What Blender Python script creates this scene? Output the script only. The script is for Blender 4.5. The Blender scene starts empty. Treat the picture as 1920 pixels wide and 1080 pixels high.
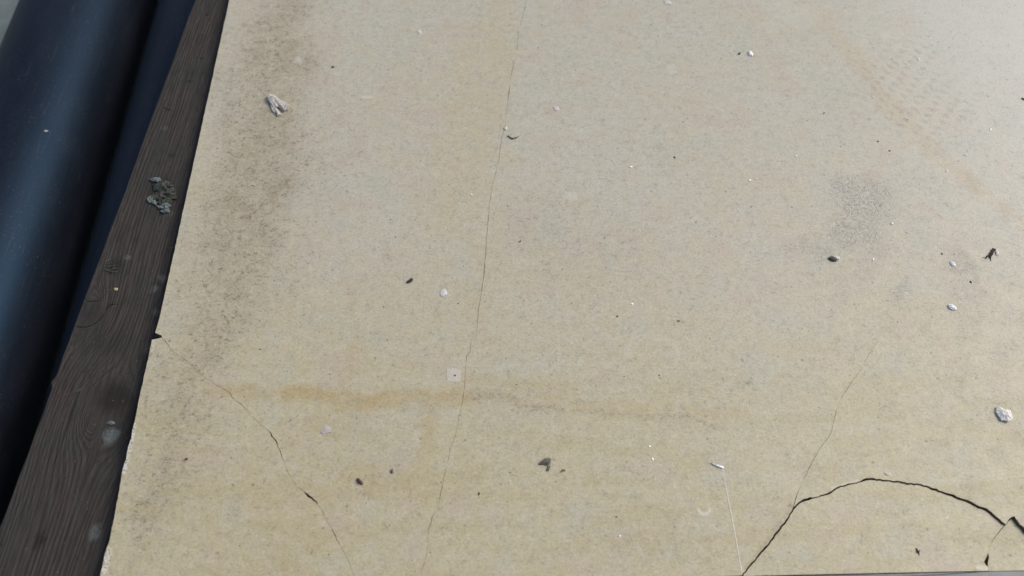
import bpy, bmesh, math, random
import numpy as np
from mathutils import Vector, Matrix, noise as mnoise, geometry as mgeo

S = bpy.context.scene
C = S.collection

# ------------------------------------------------------------------ camera
FPX = 1500.0                      # focal length in pixels of the 1920 px wide photograph
PITCH = math.radians(59.3)        # how far the camera looks down
DIST = 0.60
CAMZ = DIST * math.sin(PITCH)
CAMY = -DIST * math.cos(PITCH)
cd = bpy.data.cameras.new('camera')
cam = bpy.data.objects.new('camera', cd)
C.objects.link(cam)
cam.location = (0, CAMY, CAMZ)
TILT = math.pi / 2 - PITCH
cam.rotation_euler = (TILT, 0, 0)
cd.sensor_width = 36
cd.lens = 36 * FPX / 1920
cd.clip_start = 0.01
cd.clip_end = 200
cd.dof.use_dof = True
cd.dof.focus_distance = 0.60
cd.dof.aperture_fstop = 5.6
S.camera = cam

# ------------------------------------------------------------------ sky and sun
SUN = Vector((0.64, 0.28, 0.71)).normalized()
w = bpy.data.worlds.new('World')
S.world = w
w.use_nodes = True
nt = w.node_tree
bg = nt.nodes['Background']
sky = nt.nodes.new('ShaderNodeTexSky')
sky.sky_type = 'NISHITA'
sky.sun_disc = False
sky.sun_elevation = math.asin(SUN.z)
sky.sun_rotation = math.atan2(SUN.x, SUN.y)
sky.air_density = 1.0
sky.dust_density = 4.0
sky.ozone_density = 1.0
nt.links.new(sky.outputs[0], bg.inputs[0])
bg.inputs[1].default_value = 0.078
sl = bpy.data.lights.new('sun', 'SUN')
so = bpy.data.objects.new('sun', sl)
C.objects.link(so)
sl.energy = 1.25
sl.angle = math.radians(26)
sl.color = (1.0, 0.945, 0.86)
so.rotation_euler = SUN.to_track_quat('Z', 'Y').to_euler()
S.view_settings.view_transform = 'Standard'
S.view_settings.look = 'None'
S.view_settings.exposure = 0.56
S.view_settings.gamma = 1

# ------------------------------------------------------------------ pixel -> place
CT, ST = math.cos(TILT), math.sin(TILT)


def at(u, v, z=0.0):
    """the place at height z that the photograph shows at pixel (u, v)"""
    x = (u - 960) / FPX
    y = -(v - 540) / FPX
    dx, dy, dz = x, CT * y + ST, ST * y - CT
    k = (z - CAMZ) / dz
    return Vector((dx * k, CAMY + dy * k, z))


def pxm(u, v, z=0.0):
    """metres per pixel across and down there"""
    a = at(u, v, z)
    return (at(u + 1, v, z) - a).length, (at(u, v + 1, z) - a).length


DIR = Vector((-0.03405, 0.99942, 0)).normalized()      # along the board's left edge and the pipes
PRP = Vector((DIR.y, -DIR.x, 0))

# ------------------------------------------------------------------ node expressions


class G:
    """a material's node tree with a small arithmetic for its sockets"""

    def __init__(self, name):
        self.m = bpy.data.materials.new(name)
        self.m.use_nodes = True
        self.t = self.m.node_tree
        self.b = self.t.nodes['Principled BSDF']

    def new(self, typ):
        return self.t.nodes.new(typ)

    def put(self, sock, val):
        if isinstance(val, X):
            val = val.s
        if isinstance(val, bpy.types.NodeSocket):
            self.t.links.new(val, sock)
        else:
            sock.default_value = val

    def math(self, op, a, b=None, c=None, clamp=False):
        n = self.new('ShaderNodeMath')
        n.operation = op
        n.use_clamp = clamp
        self.put(n.inputs[0], a)
        if b is not None:
            self.put(n.inputs[1], b)
        if c is not None:
            self.put(n.inputs[2], c)
        return X(self, n.outputs[0])

    def pos(self):
        g = self.new('ShaderNodeNewGeometry')
        v = self.new('ShaderNodeVectorMath')
        v.operation = 'SCALE'
        self.t.links.new(g.outputs['Position'], v.inputs[0])
        v.inputs['Scale'].default_value = 1000.0
        s = self.new('ShaderNodeSeparateXYZ')
        self.t.links.new(v.outputs[0], s.inputs[0])
        self.P = v.outputs[0]
        return X(self, s.outputs[0]), X(self, s.outputs[1]), X(self, s.outputs[2])

    def vec(self, x, y, z=0.0):
        n = self.new('ShaderNodeCombineXYZ')
        for i, q in enumerate((x, y, z)):
            self.put(n.inputs[i], q)
        return n.outputs[0]

    def noise(self, vec, size, detail=3, rough=0.5, dist=0.0, dim='3D'):
        n = self.new('ShaderNodeTexNoise')
        n.noise_dimensions = dim
        self.put(n.inputs['Vector'], vec)
        n.inputs['Scale'].default_value = 1.0 / size
        n.inputs['Detail'].default_value = detail
        n.inputs['Roughness'].default_value = rough
        n.inputs['Distortion'].default_value = dist
        return X(self, n.outputs[0])

    def attr(self, name):
        n = self.new('ShaderNodeAttribute')
        n.attribute_name = name
        return X(self, n.outputs['Fac'])

    def voronoi(self, vec, size, rnd=1.0):
        n = self.new('ShaderNodeTexVoronoi')
        n.voronoi_dimensions = '2D'
        self.put(n.inputs['Vector'], vec)
        n.inputs['Scale'].default_value = 1.0 / size
        n.inputs['Randomness'].default_value = rnd
        s = self.new('ShaderNodeSeparateColor')
        self.t.links.new(n.outputs['Color'], s.inputs[0])
        return X(self, n.outputs['Distance']), X(self, s.outputs[0]), X(self, s.outputs[1])

    def ss(self, v, a, b):
        """smooth step from a to b"""
        n = self.new('ShaderNodeMapRange')
        n.interpolation_type = 'SMOOTHSTEP'
        self.put(n.inputs[0], v)
        lo, hi, f, t = (a, b, 0.0, 1.0) if a < b else (b, a, 1.0, 0.0)
        n.inputs[1].default_value = lo
        n.inputs[2].default_value = hi
        n.inputs[3].default_value = f
        n.inputs[4].default_value = t
        return X(self, n.outputs[0])

    def mix(self, fac, a, b, mode='MIX'):
        n = self.new('ShaderNodeMix')
        n.data_type = 'RGBA'
        n.blend_type = mode
        n.clamp_factor = True
        self.put(n.inputs[0], fac)
        self.put(n.inputs[6], a if not isinstance(a, tuple) else (*a, 1))
        self.put(n.inputs[7], b if not isinstance(b, tuple) else (*b, 1))
        return n.outputs[2]

    def bump(self, h, strength, dist):
        n = self.new('ShaderNodeBump')
        n.inputs['Strength'].default_value = strength
        n.inputs['Distance'].default_value = dist
        self.put(n.inputs['Height'], h)
        self.t.links.new(n.outputs[0], self.b.inputs['Normal'])

    def done(self, col, rough=0.6, spec=0.5):
        self.put(self.b.inputs['Base Color'], col if not isinstance(col, tuple) else (*col, 1))
        self.put(self.b.inputs['Roughness'], rough)
        self.put(self.b.inputs['Specular IOR Level'], spec)
        return self.m


class X:
    def __init__(self, g, s):
        self.g, self.s = g, s

    def __add__(self, o): return self.g.math('ADD', self, o)
    __radd__ = __add__
    def __sub__(self, o): return self.g.math('SUBTRACT', self, o)
    def __rsub__(self, o): return self.g.math('SUBTRACT', o, self)
    def __mul__(self, o): return self.g.math('MULTIPLY', self, o)
    __rmul__ = __mul__
    def __truediv__(self, o): return self.g.math('DIVIDE', self, o)
    def __rtruediv__(self, o): return self.g.math('DIVIDE', o, self)
    def abs(self): return self.g.math('ABSOLUTE', self)
    def sqrt(self): return self.g.math('SQRT', self)
    def sin(self): return self.g.math('SINE', self)
    def frac(self): return self.g.math('FRACT', self)
    def max(self, o): return self.g.math('MAXIMUM', self, o)
    def min(self, o): return self.g.math('MINIMUM', self, o)
    def pow(self, o): return self.g.math('POWER', self, o)
    def sat(self): return self.g.math('ADD', self, 0.0, clamp=True)


# ------------------------------------------------------------------ where the board is stained
# Every stain is laid out on the board itself, in millimetres, and kept per vertex; the material breaks it up.


def nss(v, a, b):
    t = np.clip((v - a) / (b - a), 0, 1)
    return t * t * (3 - 2 * t)


def stain_masks(X0, Y0):
    n = len(X0)
    wx, wy = np.empty(n), np.empty(n)
    for i in range(n):
        a, b = X0[i] / 30.0, Y0[i] / 30.0
        wx[i] = mnoise.fractal(Vector((a, b, 1.3)), 0.8, 2.1, 4)
        wy[i] = mnoise.fractal(Vector((a + 9.0, b, 7.7)), 0.8, 2.1, 4)
    wx = X0 + wx * 15
    wy = Y0 + wy * 15

    def blob(u, v, ru, rv, deg=0, inner=0.2):
        sx, sy = pxm(u, v)
        c = at(u, v) * 1000
        ax, ay = wx - c.x, wy - c.y
        cs, sn = math.cos(math.radians(deg)), math.sin(math.radians(deg))
        ax, ay = ax * cs + ay * sn, ay * cs - ax * sn
        return nss(np.hypot(ax / (ru * sx * 1000), ay / (rv * sy * 1000)), 1.0, inner)

    def streak(u0, v0, u1, v1, wpx, inner=0.1, warp=0.35):
        a, b = at(u0, v0) * 1000, at(u1, v1) * 1000
        d = b - a
        L = d.length
        d /= L
        ax, ay = X0 + (wx - X0) * warp - a.x, Y0 + (wy - Y0) * warp - a.y
        p, q = ax * d.x + ay * d.y, ay * d.x - ax * d.y
        e = np.maximum(np.maximum(p - L, -p), 0)
        return nss(np.hypot(e, q) / (wpx * pxm(u0, v0)[0] * 1000), 1.0, inner)
    M = {}
    M['dirt'] = (blob(370, 690, 60, 140, 0, 0.0) * .5 + blob(430, 560, 130, 130, 0, 0.0) * .35 + blob(270, 1000, 70, 120, 0, 0) * .45 + blob(495, 120, 120, 200, 0, 0.0) * 0.9 + blob(470, 330, 130, 190, 0, 0.0) * 1.0 +
             blob(440, 480, 150, 230, 0, 0.0) * 0.6 + blob(560, 300, 140, 260, 0, 0.0) * 0.3 + blob(565, 105, 70, 40, 0, 0.0) * 0.6 +
             blob(560, 0, 80, 90, 0, 0.0) * 0.6 + blob(330, 800, 130, 240, 0, 0.0) * 0.5 +
             blob(290, 930, 110, 150, 0, 0.0) * 0.40 + blob(540, 210, 60, 60, 0, 0) * 0.35)
    M['dirt2'] = (blob(1000, 420, 110, 90) * 0.35 + blob(1570, 480, 110, 70) * 0.45 +
              blob(1800, 560, 60, 130) * 0.4 + blob(1560, 190, 90, 60) * 0.25 + blob(1130, 470, 150, 90) * 0.25 +
              blob(700, 860, 140, 110) * 0.2 + blob(960, 760, 120, 60) * 0.3 +
              blob(1230, 1010, 200, 80) * 0.22 + blob(1470, 1060, 60, 40) * 0.5)
    M['yel'] = (streak(400, 735, 640, 740, 24, 0, .2) * .65 + streak(540, 738, 690, 752, 24, 0, .2) * .6 + streak(640, 757, 860, 746, 28, 0, .2) * 0.75 +
                streak(700, 738, 850, 736, 12, 0, .2) * .6 + streak(870, 715, 1080, 728, 16, 0, .3) * 0.4 + streak(880, 742, 1090, 755, 22, 0, .3) * .4 + streak(1090, 755, 1390, 775, 20, 0, .3) * .35 +
                streak(645, 710, 655, 650, 26, 0) * 0.4 + streak(798, 780, 800, 850, 34, 0) * 0.5 +
                blob(700, 915, 230, 40, 0, 0) * 0.45 + blob(590, 1030, 30, 40, 0, 0) * 0.6 + blob(520, 1065, 60, 16, 0, 0) * 0.7 +
                blob(1200, 1015, 200, 26, 0, 0) * 0.4 + blob(600, 800, 160, 60, 0, 0) * 0.35 + blob(890, 560, 50, 160) * 0.2 +
                blob(1110, 880, 22, 12, -30, 0.3) * 0.5 + blob(500, 960, 260, 160, 0, 0) * .3)
    M['rub'] = (streak(880, 742, 960, 750, 12) + streak(960, 748, 1055, 778, 9) + streak(1080, 765, 1200, 775, 8) * .8 +
            streak(1200, 775, 1345, 792, 9) + blob(1390, 735, 36, 22) * 1.0 + blob(1300, 742, 40, 12) * .5 +
            streak(490, 770, 545, 790, 6) * .5 + streak(1305, 865, 1335, 848, 7, .1, .1) * .5 +
            blob(1165, 829, 8, 6, 0, .4) * .9 + blob(1150, 925, 16, 14, 0, .2) * .7 +
            blob(1210, 375, 12, 22, 30) * .5 + blob(1255, 290, 30, 26) * .3)
    M['dust'] = blob(2030, -20, 560, 520, -20, 0.1)
    M['tide'] = (streak(1530, 30, 1600, 100, 34, 0, .3) * .8 + streak(1600, 100, 1660, 190, 30, 0, .3) +
                 streak(1660, 190, 1740, 275, 30, 0, .3) + streak(1740, 275, 1830, 350, 28, 0, .3) + streak(1830, 350, 1950, 440, 26, 0, .3))
    M['flk'] = (blob(1620, 385, 90, 80) * .9 + blob(1615, 375, 58, 55) * .5 + blob(1595, 435, 60, 32) + blob(1540, 475, 40, 25) * .6 +
            blob(1800, 495, 40, 45) * .5 + blob(1680, 545, 40, 25) * .5 + blob(1590, 355, 40, 20) * .6)
    M['tan'] = blob(895, 170, 85, 330, -8, 0.4) * 0.55 * (X0 < 1000 * np.interp(Y0 / 1000, [-.2, 0.0, .12, .32], [-.05, -.019, -.004, .012]))
    M['gry'] = blob(1120, 240, 190, 300) * 0.2 + blob(620, 260, 110, 210) * 0.35
    M['shoe'] = blob(1720, 170, 130, 110) * .8 + blob(1640, 160, 70, 60) + blob(1720, 225, 90, 50) + blob(1690, 100, 90, 40) * .5
    M['palep'] = blob(1240, 775, 26, 18) * .2 + blob(750, 815, 26, 17) * .3 + blob(1480, 20, 90, 40) * .25 + blob(1480, 900, 60, 40) * .2
    return {k: np.clip(v, 0, 1) for k, v in M.items()}


# ------------------------------------------------------------------ board material
def rotxy(x, y, deg):
    c, s = math.cos(math.radians(deg)), math.sin(math.radians(deg))
    return x * c + y * s, y * c - x * s


def board_material():
    g = G('fibre_cement_board')
    x, y, z = g.pos()
    P = g.vec(x, y, 0.0)
    # a warp that makes every stain's outline ragged
    w1 = g.noise(P, 26, 4, 0.6)
    w2 = g.noise(g.vec(x + 311.0, y - 97.0), 26, 4, 0.6)
    wx = x + (w1 - 0.5) * 34.0
    wy = y + (w2 - 0.5) * 34.0

    def place(vec, c, deg, sx, sy):
        n = g.new('ShaderNodeMapping')
        n.vector_type = 'TEXTURE'
        g.t.links.new(vec, n.inputs[0])
        n.inputs['Location'].default_value = (c.x, c.y, 0)
        n.inputs['Rotation'].default_value = (0, 0, math.radians(deg))
        n.inputs['Scale'].default_value = (sx, sy, 1)
        return n.outputs[0]

    def vop(op, a, b=None):
        n = g.new('ShaderNodeVectorMath')
        n.operation = op
        g.t.links.new(a, n.inputs[0])
        if b is not None:
            n.inputs[1].default_value = b
        return n.outputs['Value' if op == 'LENGTH' else 'Vector']

    def blob(u, v, ru, rv, deg=0, inner=0.2, clean=False):
        sx, sy = pxm(u, v)
        q = place(P, at(u, v) * 1000, deg, ru * sx * 1000, rv * sy * 1000)
        return g.ss(X(g, vop('LENGTH', q)), 1.0, inner)

    def streak(u0, v0, u1, v1, wpx, inner=0.1, warp=0.35):
        a, b = at(u0, v0) * 1000, at(u1, v1) * 1000
        d = b - a
        wmm = wpx * pxm(u0, v0)[0] * 1000
        q = place(P, (a + b) * .5, math.degrees(math.atan2(d.y, d.x)), wmm, wmm)
        q = vop('SUBTRACT', vop('ABSOLUTE', q), (d.length * .5 / wmm, 0, 0))
        q = vop('MAXIMUM', q, (0, 0, 0))
        return g.ss(X(g, vop('LENGTH', q)), 1.0, inner)

    big = g.noise(P, 120, 3, 0.5)
    mid = g.noise(P, 22, 4, 0.55)
    mid2 = g.noise(g.vec(x - 777.0, y * 1.15), 11, 6, 0.68)
    fin = g.noise(P, 2.6, 4, 0.7)
    grain = g.noise(P, 1.7, 4, 0.85)

    tan = (0.492, 0.450, 0.322)
    grey = (0.492, 0.482, 0.408)
    bottom = g.ss(y, 60.0, -170.0)                       # the yellower lower end of the sheet
    right = g.ss(x * 0.6 + y, -60.0, 330.0)              # the paler dusty upper right end
    greyness = (0.40 + (big - 0.5) * 1.3 + (mid - 0.5) * 1.6 + right * 0.35 - bottom * 0.35)
    # left of the long hairline the sheet is tanner, right of it greyer
    greyness = greyness - g.attr('tan') + g.attr('gry')
    col = g.mix(greyness.sat(), tan, grey)
    col = g.mix((bottom * (0.42 + (mid2 - 0.5) * 2.0)).sat(), col, (0.475, 0.435, 0.255))
    # blotches
    col = g.mix(g.ss(mid2, 0.50, 0.72) * 0.35, col, (0.40, 0.37, 0.275))
    col = g.mix(g.ss(mid2, 0.47, 0.28) * 0.35, col, (0.56, 0.53, 0.42))
    pink = g.noise(g.vec(x + 50.0, y + 900.0), 34, 4, 0.55)
    col = g.mix(g.ss(pink, 0.53, 0.66) * 0.55, col, (0.485, 0.420, 0.345))
    col = g.mix(g.ss(pink, 0.46, 0.34) * 0.5, col, (0.445, 0.450, 0.375))
    m3 = g.noise(g.vec(x + 60.0, y + 10.0), 5.0, 5, 0.7)
    col = g.mix(g.ss(m3, 0.52, 0.68) * (0.26 + bottom * 0.2), col, (0.37, 0.345, 0.265))
    col = g.mix(g.ss(m3, 0.46, 0.32) * (0.22 + bottom * 0.15), col, (0.57, 0.54, 0.42))

    # ---- dusty upper right corner behind a tan tide line
    dust = g.attr('dust')
    tide = g.attr('tide')
    col = g.mix(dust * 0.75, col, (0.585, 0.60, 0.555))
    col = g.mix(tide * (0.22 + mid * 0.45), col, (0.475, 0.405, 0.275))

    # ---- the grimy band along the left edge
    dirt = g.attr('dirt')
    dmod = (dirt * (0.62 + (mid - 0.5) * 1.8 + (m3 - 0.5) * 1.2)).sat()
    col = g.mix(dmod * 0.70, col, (0.300, 0.245, 0.150))
    dirt2 = g.attr('dirt2')
    col = g.mix(dirt2 * (mid * 0.9), col, (0.36, 0.345, 0.30))

    # ---- yellow stains
    yel = g.attr('yel')
    col = g.mix((yel * (0.38 + (mid2 - 0.3) * 1.9)).sat() * 0.95, col, (0.425, 0.335, 0.165))

    band = g.noise(g.vec(x * 0.14, y + 70.0), 13, 3, 0.55)
    col = g.mix(g.ss(band, 0.48, 0.64) * bottom * 0.42, col, (0.435, 0.382, 0.222))
    # ---- drier dark streaks and rubs
    rub = g.attr('rub')
    spk = g.ss(fin, 0.42, 0.62)
    col = g.mix(rub * (0.12 + spk * g.ss(m3, .38, .6) * 0.75), col, (0.26, 0.235, 0.17))

    # ---- shoe tread print: rows of faint lozenges
    c0 = at(1670, 190) * 1000
    tx, ty = rotxy(x - c0.x + (w1 - .5) * 5, y - c0.y + (w2 - .5) * 5, -38)
    fx = ((tx * (1 / 12.5)).frac() - 0.5).abs() * 12.5
    fy = ((ty * (1 / 8.5)).frac() - 0.5).abs() * 8.5
    loz = g.ss((fx * fx * 0.45 + fy * fy).sqrt() + (fin - .5) * 2.0, 3.2, 0.9)
    tread = loz * g.attr('shoe')
    col = g.mix(tread * (0.25 + mid * 0.42), col, (0.37, 0.335, 0.275))

    # ---- flaky, curled patch: net of little curls
    flk = g.attr('flk')
    cn = g.noise(g.vec(x + 40.0, y), 3.0, 3, 0.6, 0.8)
    curl = g.ss((cn - 0.5).abs(), 0.055, 0.015)
    col = g.mix(flk * 0.45, col, (0.48, 0.475, 0.425))
    col = g.mix(flk * curl * 0.62, col, (0.27, 0.265, 0.235))

    # ---- fibre flecks and little curly hairs all over
    dens = g.ss(mid, 0.42, 0.75) * 0.30 + 0.16 + dirt * 0.75 + dirt2 * 0.35 + rub * 0.4 - dust * 0.30
    fl = None
    for k, (deg, size, sx, sy, thr, amt) in enumerate((
            (5, 2.1, 0.42, 1.15, 0.18, 0.45), (-28, 3.3, 0.4, 1.3, 0.15, 0.6), (58, 4.6, 0.5, 1.2, 0.12, 0.7))):
        ax, ay = rotxy(x + (fin - 0.5) * 0.9 + 37.0 * k, y + 53.0 * k, deg)
        dd, r1, r2 = g.voronoi(g.vec(ax * sx, ay * sy), size)
        gate = g.ss(dens * 0.75 - r1, -0.04, 0.14)
        q = g.ss(dd, thr + 0.07, thr - 0.07) * gate * (r2 * 0.7 + 0.3) * amt
        fl = q if fl is None else fl.max(q)
    col = g.mix(fl * 0.7, col, (0.17, 0.15, 0.115))
    hn = g.noise(g.vec(x * 0.55 + 140.0, y), 3.4, 3, 0.6, 0.7)
    hair = g.ss((hn - 0.5).abs(), 0.034, 0.010) * g.ss(g.noise(g.vec(x, y + 400.0), 6.0, 2, 0.5), 0.50, 0.60)
    col = g.mix(hair * (0.20 + dirt * 0.95 + dirt2 * 0.2 + dens * 0.15 - dust * 0.1).sat(), col, (0.17, 0.15, 0.12))
    # clumped fine specks of the paste
    s1 = g.noise(g.vec(x * 0.55 + 500.0, y * 1.15), 2.0, 3, 0.78)
    col = g.mix(g.ss(s1, 0.565, 0.64) * (0.15 + dens * 0.55).sat(), col, (0.20, 0.18, 0.135))
    s2 = g.noise(g.vec(x + 900.0, y), 2.8, 3, 0.75)
    col = g.mix(g.ss(s2, 0.61, 0.68) * (0.16 + dens * 0.3).sat(), col, (0.19, 0.17, 0.13))
    fr = g.noise(g.vec(x * 0.95 + 33.0, y * 1.05), 7.0, 6, 0.84)
    col = g.mix(g.ss(fr, 0.52, 0.66) * (0.26 + dens * 0.3).sat(), col, (0.285, 0.26, 0.195))
    col = g.mix(g.ss(fr, 0.61, 0.68) * (0.55 + dens * 0.3).sat(), col, (0.16, 0.145, 0.11))
    col = g.mix(g.ss(fr, 0.48, 0.34) * 0.40, col, (0.60, 0.57, 0.455))
    col = g.mix(g.ss(s2, 0.38, 0.28) * 0.35, col, (0.62, 0.59, 0.49))
    # rare pin-head specks
    dd, r1, r2 = g.voronoi(P, 15.0)
    col = g.mix(g.ss(dd * (0.6 + r2 * 2), 0.055, 0.025) * g.ss(r1, 0.45, 0.5) * 0.5, col, (0.10, 0.09, 0.07))
    # faint round grey spots in the lower half
    dd, r1, r2 = g.voronoi(g.vec(x + 7.0 + (w1 - .5) * 6, y + (w2 - .5) * 6), 14.0)
    spot = g.ss(dd, 0.17, 0.07) * g.ss(r1, 0.55, 0.62) * g.ss(y, 10.0, -130.0)
    col = g.mix(spot * 0.2, col, (0.30, 0.285, 0.235))

    # ---- pale marks: dried drops, scuffs, rings
    pale = (blob(1260, 130, 13, 13, 0, .5, True) * .35 + blob(1072, 367, 16, 11, 0, .3, True) * .5 +
            blob(688, 182, 17, 4, 3, .4, True) * .7 + blob(560, 112, 16, 9, 10, .2, True) * .5 +
            blob(1660, 68, 13, 7, 0, .5, True) * .45).sat() + g.attr('palep')
    col = g.mix(pale, col, (0.60, 0.585, 0.50))

    def ring(u, v, r, wd, cut):
        c = at(u, v) * 1000
        s = pxm(u, v)[0] * 1000
        ax, ay = x - c.x, (y - c.y) * 1.1
        rr = (ax * ax + ay * ay).sqrt()
        m = g.ss((rr - r * s).abs(), wd * s, 0.15 * wd * s)
        return m * g.ss(ay * cut, -r * s * .5, r * s * .4)
    arcs = (ring(1225, 668, 48, 14, 1) * .20 + ring(1320, 953, 11, 5, -1) * 1.0 + ring(1370, 880, 34, 10, 1) * .15).sat()
    col = g.mix(arcs, col, (0.58, 0.56, 0.49))

    # ---- raw chipped core along the broken left edge
    chip = (streak(250, 795, 240, 850, 9, .3, .12) + streak(238, 860, 232, 885, 7, .3, .12) +
            streak(203, 1035, 188, 1090, 12, .3, .15) + streak(288, 640, 286, 655, 5, .2, .1) * .5).sat()
    chn = g.noise(P, 1.7, 3, 0.7)
    col = g.mix(chip * g.ss(chn, .44, .54), col, (0.62, 0.60, 0.55))
    col = g.mix(chip * g.ss(chn, .44, .36) * .8, col, (0.17, 0.16, 0.145))
    col = g.mix((streak(281, 665, 300, 668, 7) * .9 + streak(275, 742, 273, 765, 5) * .6).sat() * spk, col, (0.2, 0.16, 0.15))
    brn = (blob(1482, 949, 8, 7, 0, .3, True) * .8 + streak(1600, 905, 1616, 901, 4, .3, .1) * .5 + streak(1398, 1066, 1480, 958, 5, .2, .1) * .35)
    col = g.mix(brn.sat() * g.ss(fin, .35, .55), col, (0.30, 0.20, 0.14))
    lite = streak(1836, 1063, 1852, 1065, 6, .3, .1) * .8 + streak(1560, 915, 1610, 900, 3, .3, .1) * .5
    col = g.mix(lite.sat(), col, (0.64, 0.60, 0.47))
    # fine overall speckle of the cement paste
    col = g.mix(1.0, col, g.mix(((grain - 0.5) * 2.2 + 0.5).sat(), (0.80, 0.80, 0.79), (1.17, 1.17, 1.18)), 'MULTIPLY')
    # the cut edges and cracks show darker, browner core
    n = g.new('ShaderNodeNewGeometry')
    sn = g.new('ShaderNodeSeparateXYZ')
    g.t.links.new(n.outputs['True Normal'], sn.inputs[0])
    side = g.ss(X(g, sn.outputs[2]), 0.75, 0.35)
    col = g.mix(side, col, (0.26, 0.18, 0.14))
    h = mid2 * 0.35 + fin * 0.5 + grain * 0.22 - fl * 0.35 - flk * curl * 1.2 - tread * .4
    g.bump(h + fr * 0.6, 0.34, 0.0010)
    return g.done(col, 0.50 + (mid - 0.5) * 0.35, 0.5)


def wood_material():
    g = G('weathered_wood')
    x, y, z = g.pos()
    a, b = at(365, 0, WZ) * 1000, at(0, 985, WZ) * 1000
    ang = math.degrees(math.atan2((a - b).y, (a - b).x))
    lx, ly = rotxy(x - b.x, y - b.y, ang)          # lx along the plank, ly across it
    P = g.vec(lx, ly, z)

    def loc(u, v):
        q = at(u, v, WZ) * 1000 - b
        c, s = math.cos(math.radians(ang)), math.sin(math.radians(ang))
        return q.x * c + q.y * s, q.y * c - q.x * s
    n1 = g.noise(g.vec(lx * 0.12, ly), 16, 3, 0.5)
    ps = ly + (n1 - 0.5) * 5.0
    rings = None
    core = None
    for (u, v, A, ra, k) in ((150, 585, 16.0, 11.0, 0.35), (200, 775, 19.0, 9.0, 0.1)):
        kx, ky = loc(u, v)
        dx, dy = (lx - kx) * 0.62, ly - ky
        r2 = dx * dx + dy * dy + 40.0
        ps = ps - dy * (A * A) / r2
        r = r2.sqrt() + (n1 - .5) * 6
        c = g.ss(r, ra * 1.25, ra * 0.8)
        core = c if core is None else core.max(c)
        rr = (r * (2 * math.pi / 2.7)).sin() * 0.5 + 0.5
        rr = rr * k + 0.45 * (1 - k)
        rings = rr * c if rings is None else rings + rr * c
    fine = g.noise(g.vec(lx * 0.06, ly), 0.9, 3, 0.6)
    wav = (ps * (2 * math.pi / 2.7) + (fine - .5) * 3.0 + n1 * 3.0).sin() * 0.5 + 0.5
    irr = g.noise(g.vec(ps * 0.0 + lx * 0.004, ps), 1.9, 2, 0.6)
    line = wav * 0.45 + g.ss(irr, 0.35, 0.65) * 0.55
    line = line * (1.0 - core) + rings
    def blob(u, v, ru, rv, inner=.2, wp=9.0):
        cx, cy = loc(u, v)
        s = pxm(u, v, WZ)[0] * 1000
        ww = (g.noise(P, 7, 3, .6) - .5) * wp
        ax, ay = (lx - cx + ww) * (1 / (rv * s)), (ly - cy - ww) * (1 / (ru * s))
        return g.ss((ax * ax + ay * ay).sqrt(), 1.0, inner)
    fade = (blob(212, 752, 75, 75, .45, 14) + blob(165, 590, 40, 42, .5, 8) * .8).sat()
    ridge = g.ss(line, 0.15, 0.85) * (1.0 - fade * .8) + fade * .3
    blot = g.noise(g.vec(lx * 0.5, ly), 24, 4, 0.6)
    col = g.mix(ridge, (0.032, 0.0275, 0.024), (0.052, 0.0465, 0.042))
    col = g.mix(g.ss(blot, 0.40, 0.66) * 0.6, col, (0.037, 0.040, 0.0375))
    red = g.noise(g.vec(lx + 300, ly), 18, 3, 0.5)
    col = g.mix(g.ss(red, 0.55, 0.7) * 0.45, col, (0.056, 0.039, 0.034))

    dark = (blob(215, 745, 48, 46, .25) * 1.0 + blob(240, 800, 30, 80) * .7 + blob(215, 500, 26, 28, .2) * .7 +
            blob(72, 1015, 16, 30, .2) * 1.0 + blob(205, 640, 70, 40) * .4 + blob(170, 590, 30, 40, .1) * .45 +
            blob(300, 350, 40, 46) * .35 + blob(388, 28, 6, 5, .3, 2) + blob(378, 110, 6, 5, .3, 2) +
            blob(355, 153, 6, 5, .3, 2) + blob(322, 292, 11, 7, .2, 3) * .8 + blob(247, 930, 30, 60) * .4).sat()
    col = g.mix(dark * .8, col, (0.013, 0.011, 0.010))
    gr = (blob(206, 818, 20, 22, .45, 5) + blob(178, 998, 16, 22, .35, 6) * .8 + blob(303, 522, 12, 14, .3, 5) * .8 +
          blob(289, 542, 10, 10, .3, 5) * .7 + blob(240, 483, 10, 7, .3, 3) * .7 + blob(292, 585, 10, 12, .3, 5) * .5 +
          blob(309, 240, 8, 9, .2, 5) * .5 + blob(318, 400, 14, 10, .2, 4) * .4).sat()
    spe = g.ss(g.noise(P, 1.6, 3, .7), .38, .55)
    col = g.mix(gr * (0.45 + .4 * spe), col, (0.115, 0.135, 0.14))
    # lighter split fibres and sand
    dd, r1, r2 = g.voronoi(g.vec(lx, ly), 4.5)
    col = g.mix(g.ss(dd, 0.12, 0.05) * g.ss(r1, .95, .97), col, (0.12, 0.115, 0.105))
    dd, r1, r2 = g.voronoi(g.vec(lx + 31, ly), 6.5)
    col = g.mix(g.ss(dd, 0.12, 0.06) * g.ss(r1, .72, .76) * .7, col, (0.02, 0.018, 0.016))
    fb = g.noise(g.vec(lx * 0.10, ly), 2.2, 5, 0.75)
    col = g.mix(1.0, col, g.mix(g.ss(fb, .35, .65), (0.72, .72, .72), (1.28, 1.27, 1.25)), 'MULTIPLY')
    gm = g.noise(P, 0.9, 3, .7)
    col = g.mix(1.0, col, g.mix(gm, (0.75, .75, .75), (1.25, 1.25, 1.25)), 'MULTIPLY')
    g.bump(ridge * 0.5 + fb * 0.9 + fine * 0.4 + gm * .3 - dark * .2, 0.6, 0.0009)
    return g.done(col, 0.8, 0.3)


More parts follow.
